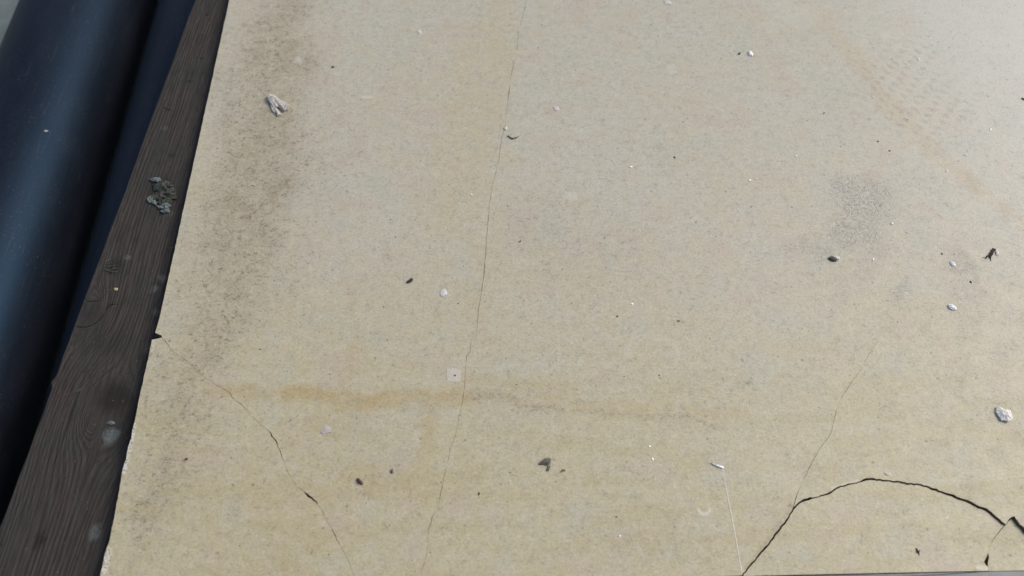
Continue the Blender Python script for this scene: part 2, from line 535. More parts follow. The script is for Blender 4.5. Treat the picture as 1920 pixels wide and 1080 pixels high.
def speckled(name, c1, c2, size=2.0, rough=0.7, spec=0.4, bump=0.4, detail=4):
    g = G(name)
    x, y, z = g.pos()
    n = g.noise(g.vec(x, y, z), size, detail, 0.6)
    g.bump(n, bump, 0.0006)
    return g.done(g.mix(g.ss(n, 0.36, 0.64), c1, c2), rough, spec)


def pipe_material():
    g = G('black_plastic')
    x, y, z = g.pos()
    n = g.noise(g.vec(x, y, z), 0.8, 3, 0.7)
    nb = g.noise(g.vec(x * .4, y * .12, z * .4), 14, 4, 0.6)
    col = g.mix(g.ss(nb, .4, .7), (0.0070, 0.0082, 0.0120), (0.0115, 0.0135, 0.0190))
    sp = g.noise(g.vec(x + 80, y, z), 1.3, 1, .5)
    col = g.mix(g.ss(sp, .70, .76) * .5, col, (0.10, 0.10, 0.10))
    # thin rubbed scratches running along the pipe
    sc = g.noise(g.vec(x * 1.0, y * .03, z * 1.0), 1.6, 2, .6)
    col = g.mix(g.ss(sc, .64, .72) * .28, col, (0.06, 0.06, 0.065))
    du = g.noise(g.vec(x, y, z), 5, 6, .8)
    col = g.mix(g.ss(du, .56, .70) * .20, col, (0.045, 0.050, 0.060))
    dv = g.noise(g.vec(x + 500, y, z), 40, 4, .6)
    s3 = g.ss(g.noise(g.vec(x * .9, y, z), 2.2, 3, .75), .64, .70) * g.ss(dv, .5, .62)
    col = g.mix(s3 * .6, col, (0.14, 0.135, 0.13))
    g.bump(n * .6 + nb * .3, 0.20, 0.0004)
    g.b.inputs['Specular Tint'].default_value = (0.24, 0.55, 1.0, 1)  # blue of the sky's reflection, put into the specular tint
    return g.done(col, 0.48 + (n - .5) * .2 + (nb - .5) * .16, 0.36)


# ------------------------------------------------------------------ mesh helpers
def tag(o, label=None, cat=None, group=None, kind=None):
    if label: o['label'] = label
    if cat: o['category'] = cat
    if group: o['group'] = group
    if kind: o['kind'] = kind
    return o


def link(name, verts, faces, mat, origin=None, parent=None, smooth=False):
    """one mesh object whose origin sits at the thing's base"""
    if origin is None:
        n = len(verts)
        origin = Vector((sum(v[0] for v in verts) / n, sum(v[1] for v in verts) / n, min(v[2] for v in verts)))
    me = bpy.data.meshes.new(name)
    me.from_pydata([tuple(Vector(v) - origin) for v in verts], [], faces)
    me.update()
    bm = bmesh.new()
    bm.from_mesh(me)
    bmesh.ops.recalc_face_normals(bm, faces=bm.faces)
    bm.to_mesh(me)
    bm.free()
    if smooth:
        for p in me.polygons:
            p.use_smooth = True
    me.materials.append(mat)
    o = bpy.data.objects.new(name, me)
    C.objects.link(o)
    if parent:
        o.parent = parent
        o.location = origin - parent.location
    else:
        o.location = origin
    return o


rnd = random.Random(7)

WZ = -0.0125          # top of the plank the board lies on
PR = 0.0636           # pipe radius
PZ = -0.1040          # pipe axis height
GZ = PZ - PR          # the ground


# ------------------------------------------------------------------ cracked board
def jag(pts, amp=1.0, step=5.0, seed=0):
    """a polyline of (u, v, width) in pixels made finer and ragged"""
    out = []
    for i in range(len(pts) - 1):
        a, b = pts[i], pts[i + 1]
        L = math.hypot(b[0] - a[0], b[1] - a[1])
        n = max(1, int(L / step))
        for k in range(n):
            t = k / n
            u, v, wd = (a[j] + (b[j] - a[j]) * t for j in range(3))
            if k:
                nx, ny = -(b[1] - a[1]) / L, (b[0] - a[0]) / L
                q = mnoise.noise(Vector((u * 0.13, v * 0.13, seed))) * 1.5 * amp + rnd.uniform(-.4, .4) * amp
                u, v = u + nx * q, v + ny * q
                q_ = mnoise.noise(Vector((u * .05, v * .05, seed + 9))) + .5 * mnoise.noise(Vector((u * .17, v * .17, seed + 4)))
                wd *= (1 + .35 * q_) if wd > 1.5 else max(.12, .80 + 1.5 * q_)
            out.append((u, v, wd))
    out.append(pts[-1])
    return out


def sides(pts):
    """both banks of a crack: left and right of the direction of travel (seen from above)"""
    P = [at(u, v) for u, v, _ in pts]
    Lf, Rt = [], []
    for i, p in enumerate(P):
        a, b = P[max(0, i - 1)], P[min(len(P) - 1, i + 1)]
        d = (b - a).normalized()
        n = Vector((-d.y, d.x, 0))
        hw = pts[i][2] * pxm(pts[i][0], pts[i][1])[0] * 0.5
        Lf.append(p + n * hw)
        Rt.append(p - n * hw)
    return Lf, Rt


def edge(pts, amp=0.6, step=6, seed=3):
    return [at(u, v) for u, v, _ in jag([(u, v, 0) for u, v in pts], amp, step, seed)]


def slab(name, outline, mat, th=0.012, zf=None):
    """a piece of board: the outline extruded, its top meshed finely where the photograph looks"""
    zf = zf or (lambda p: 0.0)
    pts = [Vector((p.x, p.y)) for p in outline]
    n = len(pts)
    xs, ys = [p.x for p in pts], [p.y for p in pts]
    # inside test on a grid, by rows
    step = 0.0027
    grid = []
    y = max(min(ys), -0.22) + step * .5
    row = 0
    while y < min(max(ys), 0.345):
        cr = []
        for i in range(n):
            a, b = pts[i], pts[(i + 1) % n]
            if (a.y > y) != (b.y > y):
                cr.append(a.x + (y - a.y) * (b.x - a.x) / (b.y - a.y))
        cr.sort()
        for k in range(0, len(cr) - 1, 2):
            x0 = max(cr[k], -0.6) + .0008
            x1 = min(cr[k + 1], 0.52) - .0008
            x = (math.floor(x0 / step) + 1 + (row % 2) * .5) * step
            while x < x1:
                grid.append(Vector((x, y)))
                x += step
        y += step * .87
        row += 1
    V2, _, F2, _, _, _ = mgeo.delaunay_2d_cdt(pts + grid, [], [list(range(n))], 1, 1e-7)
    V = [(p.x, p.y, zf(p)) for p in V2]
    faces = [list(f) for f in F2]
    # rim edges: used by one triangle only
    cnt = {}
    for f in faces:
        for k in range(len(f)):
            a, b = f[k], f[(k + 1) % len(f)]
            cnt.setdefault((min(a, b), max(a, b)), []).append((a, b))
    low = {}

    def lo(i):
        if i not in low:
            low[i] = len(V)
            V.append((V[i][0], V[i][1], V[i][2] - th))
        return low[i]
    for e in cnt.values():
        if len(e) == 1:
            a, b = e[0]
            faces.append([b, a, lo(a), lo(b)])
    V.extend((p.x, p.y, zf(p) - th - .00001) for p in pts)
    faces.append(list(range(len(V) - 1, len(V) - 1 - n, -1)))
    ob = link(name, V, faces, mat)
    me = ob.data
    X0 = np.array([v[0] for v in V]) * 1000
    Y0 = np.array([v[1] for v in V]) * 1000
    for k, arr in stain_masks(X0, Y0).items():
        at_ = me.attributes.new(k, 'FLOAT', 'POINT')
        at_.data.foreach_set('value', arr.astype(np.float32))
    return ob


MB = board_material()
A = jag([(303, 632, 0.56), (318, 650, 0.56), (325, 660, 0.46), (345, 672, 0.46), (365, 690, 0.46), (385, 708, 0.56),
         (405, 722, 0.46), (430, 735, 0.65), (437, 747, 0.65), (460, 765, 0.51), (480, 788, 0.51), (503, 807, 0.56),
         (518, 828, 1.98), (524, 843, 0.56), (537, 880, 0.51), (550, 903, 0.56), (565, 918, 0.61), (572, 924, 1.80),
         (578, 930, 4.14), (585, 934, 2.88), (600, 950, 0.65), (608, 966, 0.56), (611, 975, 0.79), (620, 987, 0.61),
         (630, 1008, 0.65), (645, 1035, 0.65), (655, 1055, 0.74), (664, 1080, 0.74), (670, 1096.5, 0.74)], 1.3, 4, 1)
B = jag([(1045, -500, 0.66), (1008, -200, 0.66), (988, 0, 0.59), (980, 30, 0.59), (972, 60, 0.59), (970, 90, 0.59), (962, 125, 0.59), (957, 150, 0.53),
         (952, 190, 0.53), (947, 235, 0.53), (940, 262, 0.53), (935, 300, 0.53), (928, 330, 0.53), (921, 360, 0.59),
         (917, 390, 0.66), (914, 430, 0.66), (911, 465, 0.73), (910, 484, 0.80), (907, 515, 0.73), (904, 540, 0.66),
         (898, 575, 0.59), (895, 605, 0.53), (894, 628, 0.39), (884, 636, 0.34), (881, 660, 0.66), (875, 667, 0.87),
         (873, 690, 0.59), (871, 722, 0.66), (868, 750, 0.53), (860, 785, 0.53), (855, 812, 0.46), (846, 838, 0.46),
         (840, 863, 0.59), (833, 893, 0.59), (827, 920, 0.59), (821, 952, 0.53), (812, 967, 0.53), (803, 993, 0.53),
         (802, 1030, 0.53), (792, 1067, 0.59), (786, 1094, 0.59)], 1.0, 5, 2)
Cc = jag([(1384, 1080.5, 2.40), (1393, 1079, 2.40), (1405, 1062, 2.56), (1417, 1049, 2.40), (1425, 1038, 3.20), (1433, 1029, 3.68), (1440, 1022, 2.72),
          (1447, 1012, 3.36), (1460, 995, 3.04), (1475, 975, 3.20), (1482, 963, 2.40), (1490, 952, 2.72), (1497, 944, 2.80),
          (1507, 938, 4.00), (1519, 934, 4.80), (1524, 934, 2.08), (1540, 929, 2.72), (1552, 926, 3.04), (1572, 914, 2.88), (1590, 908, 2.72),
          (1606, 906, 1.60), (1614, 903, 1.60), (1620, 900, 4.00), (1638, 898, 4.16), (1644, 900, 2.88), (1660, 901, 2.72), (1680, 903, 2.88), (1705, 907, 2.88),
          (1728, 909, 2.72), (1745, 915, 3.04), (1768, 923, 3.04), (1785, 928, 3.52), (1800, 935, 3.52), (1818, 941, 3.68),
          (1835, 950, 3.68), (1850, 955, 4.16), (1862, 965, 3.20), (1875, 975, 2.56), (1886, 984, 1.92),
          (1893, 975, 3.4), (1902, 969, 3.2), (1909, 979, 1.92), (1922, 994, 2.40), (1945, 1018, 4.00), (1985, 1042, 5.60),
          (2020, 1050, 4.80), (2045, 1067, 4.80)], 1.35, 4, 4)
Al, Ar = sides(A)      # travelling down the photo, the left bank lies to the right in it
Bl, Br = sides(B)
Cl, Cr = sides(Cc)


def slit(pts, wmax, seed):
    """a thin open slit that starts on a bank and ends in a tip: the notch of points out and back"""
    q = jag([(u, v, wmax * (1 - i / (len(pts) - 1)) + .12) for i, (u, v) in enumerate(pts)], .8, 6, seed)
    l, r = sides(q)
    return r + [at(*pts[-1])] + l[::-1], l + [at(*pts[-1])] + r[::-1]


def nearest(line, p):
    return min(range(len(line)), key=lambda i: (line[i] - p).length)


def bottom_v(u):
    return 1078 + (1480 - u) * 0.0227


# slit branching from crack A into the left panel
br = [(570, 921), (590, 917), (604, 921), (607, 924)]
s1, s2 = slit(br, 1.0, 21)
ia = nearest(Al, at(*br[0]))
Al2 = Al[:ia] + s1 + Al[ia + 1:]
# slit from crack C up into the right panel
hl = [(1487, 951), (1495, 925), (1510, 893), (1522, 868), (1538, 840), (1558, 812), (1568, 770), (1580, 742), (1600, 712),
      (1614, 694), (1632, 660), (1645, 640), (1662, 600)]
t1, t2 = slit(hl, .85, 31)
ic = nearest(Cl, at(*hl[0]))
Cl2 = Cl[:ic] + t2 + Cl[ic + 1:]

left_top = edge([(541, -500), (430, 0), (398, 147), (355, 342), (325, 479), (300, 592), (291, 624)], .5)
P2 = left_top + [at(303.5, 629)] + Al2 + [at(u, bottom_v(u)) for u in (700, 740)] + Br[::-1]
o = slab('cement_board', P2, MB)
tag(o, 'stained beige cement board panel with a dark grimy band along its left edge', 'board', 'pieces of the cracked board')

P1e = edge([(285, 637), (280, 662), (262, 742), (252, 793), (248, 806), (246, 822), (240, 838), (237, 858), (230, 880), (226, 905),
            (217, 955), (205, 1015), (196, 1040), (192, 1062), (181, 1107.5)], .55, 4, 11)
P1 = [at(302, 633.5)] + P1e + [at(400, bottom_v(400)), at(560, bottom_v(560))] + Ar[::-1]
o = slab('board_fragment', P1, MB)
tag(o, 'lower left corner piece of the beige board, chipped edge, split off by a thin crack', 'board fragment', 'pieces of the cracked board')

far = [Vector((1.25, -0.21, 0)), Vector((1.25, 0.95, 0))]
P3 = Bl[:] + [at(u, bottom_v(u)) for u in (900, 1100, 1300)] + Cl2 + [at(2200, bottom_v(2200))]
P3 += [Vector((1.1, P3[-1].y + .015, 0)), Vector((1.06, 0.98, 0)), Vector((at(1045, -500).x + .3, at(1045, -500).y + .012, 0))]
o = slab('cement_board', P3, MB)
tag(o, 'broad pale beige cement board panel filling the right side, right of the long hairline', 'board', 'pieces of the cracked board')

# crack D between the two broken pieces
Dm = jag([(1886, 985, 1.4), (1878, 993, 1.8), (1871, 1003, 1.5), (1864, 1013, 1.5), (1857, 1024, 1.2), (1856, 1031, 1.2)], .8, 4, 41)
iD = nearest(Cr, at(1886, 985))
Dhole = [(1857, 1032), (1850, 1047), (1847, 1053), (1850, 1058), (1855, 1062)]
DhR = [(1857, 1032), (1858, 1044), (1856, 1055), (1857, 1063)]
Dl, Dr = sides(Dm)


def z4(p):
    t = max(0.0, min(1.0, (p.x - 0.17) / 0.16))
    return -0.0021 * t * t


P4 = Cr[:iD] + Dr + [at(*q) for q in Dhole] + [at(1856, bottom_v(1856))] + [at(u, bottom_v(u)) for u in (1700, 1550, 1420)]
o = slab('board_fragment', P4, MB, zf=z4)
tag(o, 'half-moon piece of beige board broken out below the wide curved crack', 'board fragment', 'pieces of the cracked board')
P5 = Cr[iD + 1:] + [at(1950, bottom_v(1950)), at(1858.5, bottom_v(1858))] + [at(*q) for q in DhR[::-1]] + Dl[::-1]
o = slab('board_fragment', P5, MB, zf=lambda p: -0.0024)
tag(o, 'small pointed piece of beige board at the right end of the curved crack', 'board fragment', 'pieces of the cracked board')

# ------------------------------------------------------------------ plank under the board
MW = wood_material()
a, b = at(365, 0, WZ), at(0, 985, WZ)
wd = (a - b).normalized()
wp = Vector((wd.y, -wd.x, 0))
Lv, n = [], 260
for i in range(n + 1):
    t = -0.35 + 1.35 * i / n + 0
    p = b + wd * t
    e = mnoise.noise(Vector((t * 45, 3, 0))) * 0.0006 + mnoise.noise(Vector((t * 9, 1, 0))) * 0.0008
    sp = at(103, 715, WZ)
    q = abs((p - sp).dot(wd))
    if q < 0.005:
        e -= 0.0028 * (1 - q / 0.005)
    Lv.append(p + wp * e)
prof = [(0.0, -0.0016), (0.0003, -0.0005), (0.0012, 0.0), (0.145, 0.0), (0.145, -0.027), (0.0, -0.027)]
V, F = [], []
for p in Lv:
    for (s, dz) in prof:
        q = p + wp * s
        V.append((q.x, q.y, WZ + dz))
m = len(prof)
for i in range(len(Lv) - 1):
    for k in range(m):
        F.append([i * m + k, i * m + (k + 1) % m, (i + 1) * m + (k + 1) % m, (i + 1) * m + k])
F += [list(range(m)), [(len(Lv) - 1) * m + k for k in range(m)][::-1]]
o = link('wooden_plank', V, F, MW)
tag(o, 'dark weathered wooden plank with knots running between the black pipes and the beige board', 'plank')
plank = o

# grooves: drying cracks of the plank as thin dark slivers of shadow: real V-cuts would be sub-millimetre, so
# they are raised splinters and painted crack shade, modelled as thin dark ridges
MDK = speckled('crack_shade', (0.010, 0.008, 0.007), (0.022, 0.017, 0.015), 1.5, .8, .2)


def ribbon(name, pts, mat, base, h, parent=None):
    """a thin low ridge along pixel points (u, v, width px), flat underneath"""
    q = jag(pts, .5, 4, 77)
    P = [at(u, v, base) for u, v, _ in q]
    V, F = [], []
    for i, p in enumerate(P):
        a_, b_ = P[max(0, i - 1)], P[min(len(P) - 1, i + 1)]
        d = (b_ - a_).normalized()
        nn = Vector((-d.y, d.x, 0))
        hw = q[i][2] * pxm(q[i][0], q[i][1], base)[0] * .5
        V += [p + nn * hw, p + nn * hw * .5 + Vector((0, 0, h)), p - nn * hw * .5 + Vector((0, 0, h)), p - nn * hw]
    for i in range(len(P) - 1):
        for k in range(4):
            F.append([i * 4 + k, i * 4 + (k + 1) % 4, (i + 1) * 4 + (k + 1) % 4, (i + 1) * 4 + k])
    F += [[0, 1, 2, 3], [len(V) - 1, len(V) - 2, len(V) - 3, len(V) - 4]]
    return link(name, V, F, mat, parent=parent)


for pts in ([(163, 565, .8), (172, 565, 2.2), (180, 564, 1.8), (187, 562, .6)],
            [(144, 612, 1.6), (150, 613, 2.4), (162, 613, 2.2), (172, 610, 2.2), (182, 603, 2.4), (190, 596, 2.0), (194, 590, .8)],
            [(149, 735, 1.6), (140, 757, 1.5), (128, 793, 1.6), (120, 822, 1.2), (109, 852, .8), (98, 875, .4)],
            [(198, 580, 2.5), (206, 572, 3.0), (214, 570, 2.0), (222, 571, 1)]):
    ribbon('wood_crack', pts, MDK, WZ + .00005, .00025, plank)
MSPL = speckled('pale_splinter', (0.07, 0.067, 0.062), (0.11, 0.105, 0.10), 1.2, .7, .3)
for pts in ([(155, 698, .5), (165, 694, 1.2), (174, 690, 1.2), (180, 687, .4)],
            [(141, 736, 1.5), (150, 731, 4), (156, 729, 2)]):
    ribbon('splinter', pts, MSPL, WZ, .0008, plank)

# ------------------------------------------------------------------ pipes
MP = pipe_material()


def pipe(s):
    """a hollow pipe, axis s metres to the right of the camera's foot"""
    V, F = [], []
    NS, NL = 96, 40
    c0 = Vector((0, CAMY, PZ)) + PRP * s
    for i in range(NL + 1):
        t = -0.9 + 3.0 * i / NL
        for (r, flip) in ((PR, 0), (PR - .006, 1)):
            for k in range(NS):
                an = 2 * math.pi * k / NS
                V.append(c0 + DIR * t + PRP * (r * math.sin(an)) + Vector((0, 0, r * math.cos(an))))
    for i in range(NL):
        for k in range(NS):
            o0, o1 = i * 2 * NS, (i + 1) * 2 * NS
            F.append([o0 + k, o0 + (k + 1) % NS, o1 + (k + 1) % NS, o1 + k])
            F.append([o0 + NS + k, o1 + NS + k, o1 + NS + (k + 1) % NS, o0 + NS + (k + 1) % NS])
    for o0 in (0, NL * 2 * NS):
        for k in range(NS):
            F.append([o0 + k, o0 + NS + k, o0 + NS + (k + 1) % NS, o0 + (k + 1) % NS])
    ob = link('plastic_pipe', V, F, MP, origin=c0 - Vector((0, 0, PR)), smooth=True)
    # the fine extrusion seam that runs along the pipe
    V, F = [], []
    an0 = math.radians(36.3 + 24.5)
    for i in range(NL + 1):
        t = -0.9 + 3.0 * i / NL
        for (da, r) in ((-.006, PR - .0002), (0, PR + .00028), (.006, PR - .0002)):
            V.append(c0 + DIR * t + PRP * (r * math.sin(an0 + da)) + Vector((0, 0, r * math.cos(an0 + da))))
    for i in range(NL):
        for k in range(2):
            F.append([i * 3 + k, i * 3 + k + 1, i * 3 + k + 4, i * 3 + k + 3])
        F.append([i * 3 + 2, i * 3, i * 3 + 3, i * 3 + 5])
    link('seam', V, F, MP, parent=ob)
    return ob


o = pipe(-0.4548)
tag(o, 'thick black plastic pipe with a bluish sheen along its top, at the far left', 'pipe', 'black pipes lying side by side')
o = pipe(-0.3045)
tag(o, 'black plastic pipe mostly hidden beneath the wooden plank', 'pipe', 'black pipes lying side by side')

# ------------------------------------------------------------------ grey metal strip under the board's lower edge
MM = speckled('grey_metal', (0.135, 0.165, 0.17), (0.18, 0.21, 0.215), 9, .45, .5, .15)
MM2 = speckled('grey_metal_lip', (0.16, 0.165, 0.18), (0.20, 0.20, 0.215), 5, .5, .5, .15)
RZ = -0.0022


def prism(name, poly, z0, z1, mat, parent=None):
    n = len(poly)
    V = [(p.x, p.y, z1) for p in poly] + [(p.x, p.y, z0) for p in poly]
    F = [list(range(n)), list(range(2 * n - 1, n - 1, -1))] + [[i, i + n, (i + 1) % n + n, (i + 1) % n] for i in range(n)]
    return link(name, V, F, mat, parent=parent)


def be(u):
    """a point just in front of the board's lower edge"""
    p = at(u, bottom_v(u)) + Vector((0, -0.0004, 0))
    return Vector((p.x, p.y, 0))


e0, e1 = be(1200), be(2600)
dn = Vector((0, -0.06, 0))
rail = prism('metal_rail', [e0, e1, e1 + dn, e0 + dn], RZ - .05, RZ, MM)
up = Vector((0, 0.03, 0))
prism('flange', [e0 + up, e1 + up, e1, e0], -0.0195, -0.0160, MM, rail)
tag(rail, 'smooth blue-grey metal rail below the lower right edge of the board', 'rail')
q = [at(1838, 1071.5, RZ + .0007), at(1795, 1074.6, RZ + .0007), at(1755, 1077.2, RZ + .0007), at(1560, 1088, RZ + .0007), at(1300, 1098, RZ + .0007),
     be(1300), be(1838)]
prism('lip', q, RZ, RZ + .0007, MM2, rail)

# ------------------------------------------------------------------ ground
MG = speckled('pale_concrete', (0.17, 0.215, 0.205), (0.23, 0.27, 0.265), 30, .85, .3, .5, 8)
o = link('ground', [(-6, -6, GZ), (6, -6, GZ), (6, 6, GZ), (-6, 6, GZ)], [[0, 1, 2, 3]], MG, origin=Vector((0, 0, GZ)))
tag(o, 'pale grey-green concrete ground showing beyond the pipe', 'ground', kind='structure')

# ------------------------------------------------------------------ debris
WHITE = speckled('white_plaster', (0.70, 0.69, 0.64), (0.86, 0.85, 0.81), 1.6, .6, .4, .2)
BRIGHT = speckled('bright_chip', (0.88, 0.89, 0.92), (0.93, 0.94, 0.96), 2, .25, .8)
PALE = speckled('pale_flake', (0.50, 0.49, 0.45), (0.66, 0.65, 0.61), 1.4, .6, .5)
PAPER = speckled('torn_fibre', (0.50, 0.475, 0.435), (0.70, 0.67, 0.625), 1.0, .8, .3, .3)
PATCH = speckled('paper_patch', (0.50, 0.47, 0.40), (0.56, 0.53, 0.46), 1.6, .7, .4)
DARK = speckled('dark_bark', (0.045, 0.036, 0.030), (0.10, 0.082, 0.068), .9, .8, .3)
GREY = speckled('grey_leaf', (0.10, 0.095, 0.075), (0.17, 0.16, 0.13), 1.1, .8, .3, .6)
BROWN = speckled('brown_chip', (0.10, 0.055, 0.045), (0.17, 0.10, 0.08), 1.2, .7, .3)
MORTAR = speckled('crumbly_mortar', (0.030, 0.032, 0.027), (0.085, 0.092, 0.080), 1.7, .9, .2, .9)  # dark grey-green mortar


def flake(name, u, v, pts, h, mat, label, cat, base=0.0, lift=0.0, group=None, seed=0, dome=.35):
    """a chip with outline pts (pixels about u, v), h mm thick, one end lifted by lift mm"""
    rr = random.Random(seed + int(u) * 7 + int(v))
    out = []
    n = len(pts)
    for i in range(n):
        a_, b_ = pts[i], pts[(i + 1) % n]
        for t in (0, .33, .66):
            j = .0 if t == 0 else .09
            out.append((a_[0] + (b_[0] - a_[0]) * t + rr.uniform(-j, j) * 6, a_[1] + (b_[1] - a_[1]) * t + rr.uniform(-j, j) * 6))
    h *= .001
    lift *= .001
    mx = max(abs(p[0]) for p in out) + .01
    V = []
    for s, dz in ((1, 0), (1, h * .7), (.72, h), (.36, h * (1 + dome))):
        for (du, dv) in out:
            p = at(u + du * s, v + dv * s, base)
            lz = lift * (du * s / mx * .5 + .5)
            j = 0 if dz == 0 else rr.uniform(-.13, .13) * h
            V.append((p.x, p.y, base + lz + dz + j))
    m_ = len(out)
    p = at(u, v, base)
    V.append((p.x, p.y, base + lift * .5 + h * (1 + dome * .8)))
    F = [list(range(m_))[::-1]]
    for r in range(3):
        F += [[r * m_ + i, r * m_ + (i + 1) % m_, (r + 1) * m_ + (i + 1) % m_, (r + 1) * m_ + i] for i in range(m_)]
    F += [[3 * m_ + i, 3 * m_ + (i + 1) % m_, 4 * m_] for i in range(m_)]
    ob = link(name, V, F, mat)
    return tag(ob, label, cat, group)


def crumb_geo(c, r, seed, flat=.6, sub=2, rough=.35, stretch=(1, 1), deg=0):
    bm = bmesh.new()
    bmesh.ops.create_icosphere(bm, subdivisions=sub, radius=1)
    cs, sn = math.cos(math.radians(deg)), math.sin(math.radians(deg))
    V = []
    for v in bm.verts:
        k = 1 + rough * mnoise.noise(v.co * 1.7 + Vector((seed, 0, 0))) * 2 + rough * .5 * mnoise.noise(v.co * 4.1 + Vector((0, seed, 0)))
        x_, y_, z_ = v.co.x * k * stretch[0], v.co.y * k * stretch[1], v.co.z * k
        V.append([c.x + (x_ * cs - y_ * sn) * r, c.y + (x_ * sn + y_ * cs) * r, max(-flat * .35, z_ * flat) * r])
    mz = min(q[2] for q in V)
    V = [(q[0], q[1], q[2] - mz + c.z) for q in V]
    F = [[v.index for v in f.verts] for f in bm.faces]
    bm.free()
    return V, F


def crumb(name, u, v, rpx, mat, label, cat, base=0.0, flat=.6, stretch=(1, 1), deg=0, rough=.35, group=None, sub=2):
    c = at(u, v, base)
    V, F = crumb_geo(c, rpx * pxm(u, v, base)[0], u * .37 + v * .11, flat, sub, rough, stretch, deg)
    return tag(link(name, V, F, mat), label, cat, group)


def cluster(name, items, mat, label, cat, base=0.0):
    """one lump grown from several crumbs (u, v, r px, lift px, flat)"""
    V, F = [], []
    for i, (u, v, r, lf, fl_, st, dg) in enumerate(items):
        s = pxm(u, v, base)[0]
        c = at(u, v, base)
        c.z = base + lf * s
        v_, f_ = crumb_geo(c, r * s, u * .3 + v * .17 + i, fl_, 2, .4, st, dg)
        F += [[k + len(V) for k in q_] for q_ in f_]
        V += v_
    return tag(link(name, V, F, mat), label, cat)


def strands(name, rods, mat, label, cat, base=0.0):
    """a torn tuft: tapered flat rods (u0,v0,h0, u1,v1,h1, w0,w1 in px)"""
    V, F = [], []
    for (u0, v0, h0, u1, v1, h1, w0, w1) in rods:
        s = pxm(u0, v0, base)[0]
        a_, b_ = at(u0, v0, base), at(u1, v1, base)
        d = (b_ - a_).normalized()
        nn = Vector((-d.y, d.x, 0))
        N = 5
        k0 = len(V)
        for i in range(N + 1):
            t = i / N
            c = a_.lerp(b_, t) + Vector((0, 0, (h0 + (h1 - h0) * t) * s)) + nn * rnd.uniform(-.8, .8) * s * (0 < i < N)
            w_ = (w0 + (w1 - w0) * t) * s * .5 * rnd.uniform(.8, 1.2)
            V += [c + nn * w_, c + nn * w_ * .3 + Vector((0, 0, w_ * 1.1)), c - nn * w_ * .6 + Vector((0, 0, w_ * .8)), c - nn * w_,
                  c - Vector((0, 0, w_ * .3))]
        for i in range(N):
            for k in range(5):
                F.append([k0 + i * 5 + k, k0 + i * 5 + (k + 1) % 5, k0 + (i + 1) * 5 + (k + 1) % 5, k0 + (i + 1) * 5 + k])
        F += [[k0 + k for k in range(5)], [k0 + N * 5 + k for k in range(5)][::-1]]
    return tag(link(name, V, F, mat), label, cat)


strands('torn_scrap', [
    (505, 185, 5, 524, 218, 2, 8, 6), (506, 187, 4, 514, 210, 1, 4, 5), (508, 184, 7, 521, 205, 6, 7, 4),
    (513, 186, 8, 536, 210, 5, 6, 5), (516, 187, 6, 540, 206, 4, 7, 8), (519, 188, 4, 541, 201, 3, 5, 9),
    (512, 205, 2, 516, 212, 1, 7, 5), (522, 210, 2, 528, 216, 1, 3, 3), (503, 182, 4, 509, 190, 6, 6, 9),
    (515, 192, 3, 533, 207, 1.5, 9, 7)], PAPER,
    'torn pale fibrous scrap fanned out on the grimy left part of the board', 'scrap')
flake('plaster_flake', 1881, 778, [(-14, -14), (-7, -13), (2, -8), (10, -8), (14, 0), (15, 10), (8, 14), (2, 12), (-5, 11), (-11, 2), (-15, -5)], 2.0, WHITE,
      'knobbly white plaster flake lying near the right edge above the curved crack', 'flake', lift=.6)
flake('white_chip', 1785, 577, [(-8, -5), (-1, -6), (6, -1), (7, 5), (1, 5), (-6, 1)], 1.3, BRIGHT,
      'brightest and biggest glossy white chip on the right of the board', 'chip')
flake('white_chip', 1786, 495, [(-5, -4), (0, -4), (5, 1), (5, 4), (0, 4), (-4, 1)], .9, BRIGHT,
      'small oval white chip above the biggest glossy white chip', 'chip')
flake('white_chip', 1407, 101, [(-5, -4), (2, -4), (5, 1), (3, 5), (-3, 3)], 1.2, BRIGHT,
      'bright white chip in the upper part beside a tiny dark crumb', 'chip')
crumb('dark_crumb', 1386, 101, 3.0, DARK, 'tiny dark crumb left of the bright white chip in the upper part', 'crumb', stretch=(1.2, .6), deg=30)
flake('white_chip', 1252, 5, [(-8, -3), (0, -4), (7, -1), (6, 3), (-4, 3)], .5, PALE,
      'flat pale chip at the very top edge of the picture', 'chip')
flake('white_chip', 1043, 204, [(-6, -3), (1, -5), (6, 0), (4, 4), (-2, 4)], .5, PALE,
      'flat pale chip right of the long hairline in the upper middle', 'chip')
flake('grey_flake', 787, 61, [(-4, -4), (2, -5), (4, 1), (0, 4), (-4, 2)], .5, PALE,
      'small faint grey flake left of the hairline near the top', 'flake')
crumb('pale_crumb', 948, 241, 4.0, PALE, 'pale crumb sitting on the long hairline in its upper part', 'crumb', flat=.5, stretch=(.8, 1.2))
strands('grey_curl', [(952, 255, .5, 960, 260, 1, 3, 3), (960, 260, 1, 968, 259, .6, 3, 2.5), (968, 259, .6, 973, 256, .5, 2.5, 1)], GREY,
        'small grey curled shaving just right of the long hairline', 'shaving')
strands('dark_fluff', [(1861, 468, 2, 1856, 484, 1, 6, 4), (1864, 469, 3, 1857, 479, 2, 4, 4), (1857, 475, 1, 1848, 485, .5, 5, 2),
                       (1855, 480, 1, 1858, 489, .5, 3, 1), (1850, 484, .5, 1841, 484, .4, 1.4, .6)], DARK,
        'dark brown bit of bark fluff near the right edge', 'bark bit')
flake('pale_flake', 1868, 474, [(-3, -5), (2, -6), (5, 0), (4, 5), (-1, 4)], .6, PALE, 'thin pale flake touching the dark brown bark fluff', 'flake')
cluster('stone_crumb', [(1560, 486, 5.5, 0, .7, (1.3, .8), -20), (1566, 488, 4, 0, .6, (1, .8), 10)], GREY,
        'grey-brown stone crumb below the flaky rubbed patch', 'crumb')
crumb('white_crumb', 1571, 484, 3.2, BRIGHT, 'white crumb touching the grey-brown stone crumb', 'crumb')
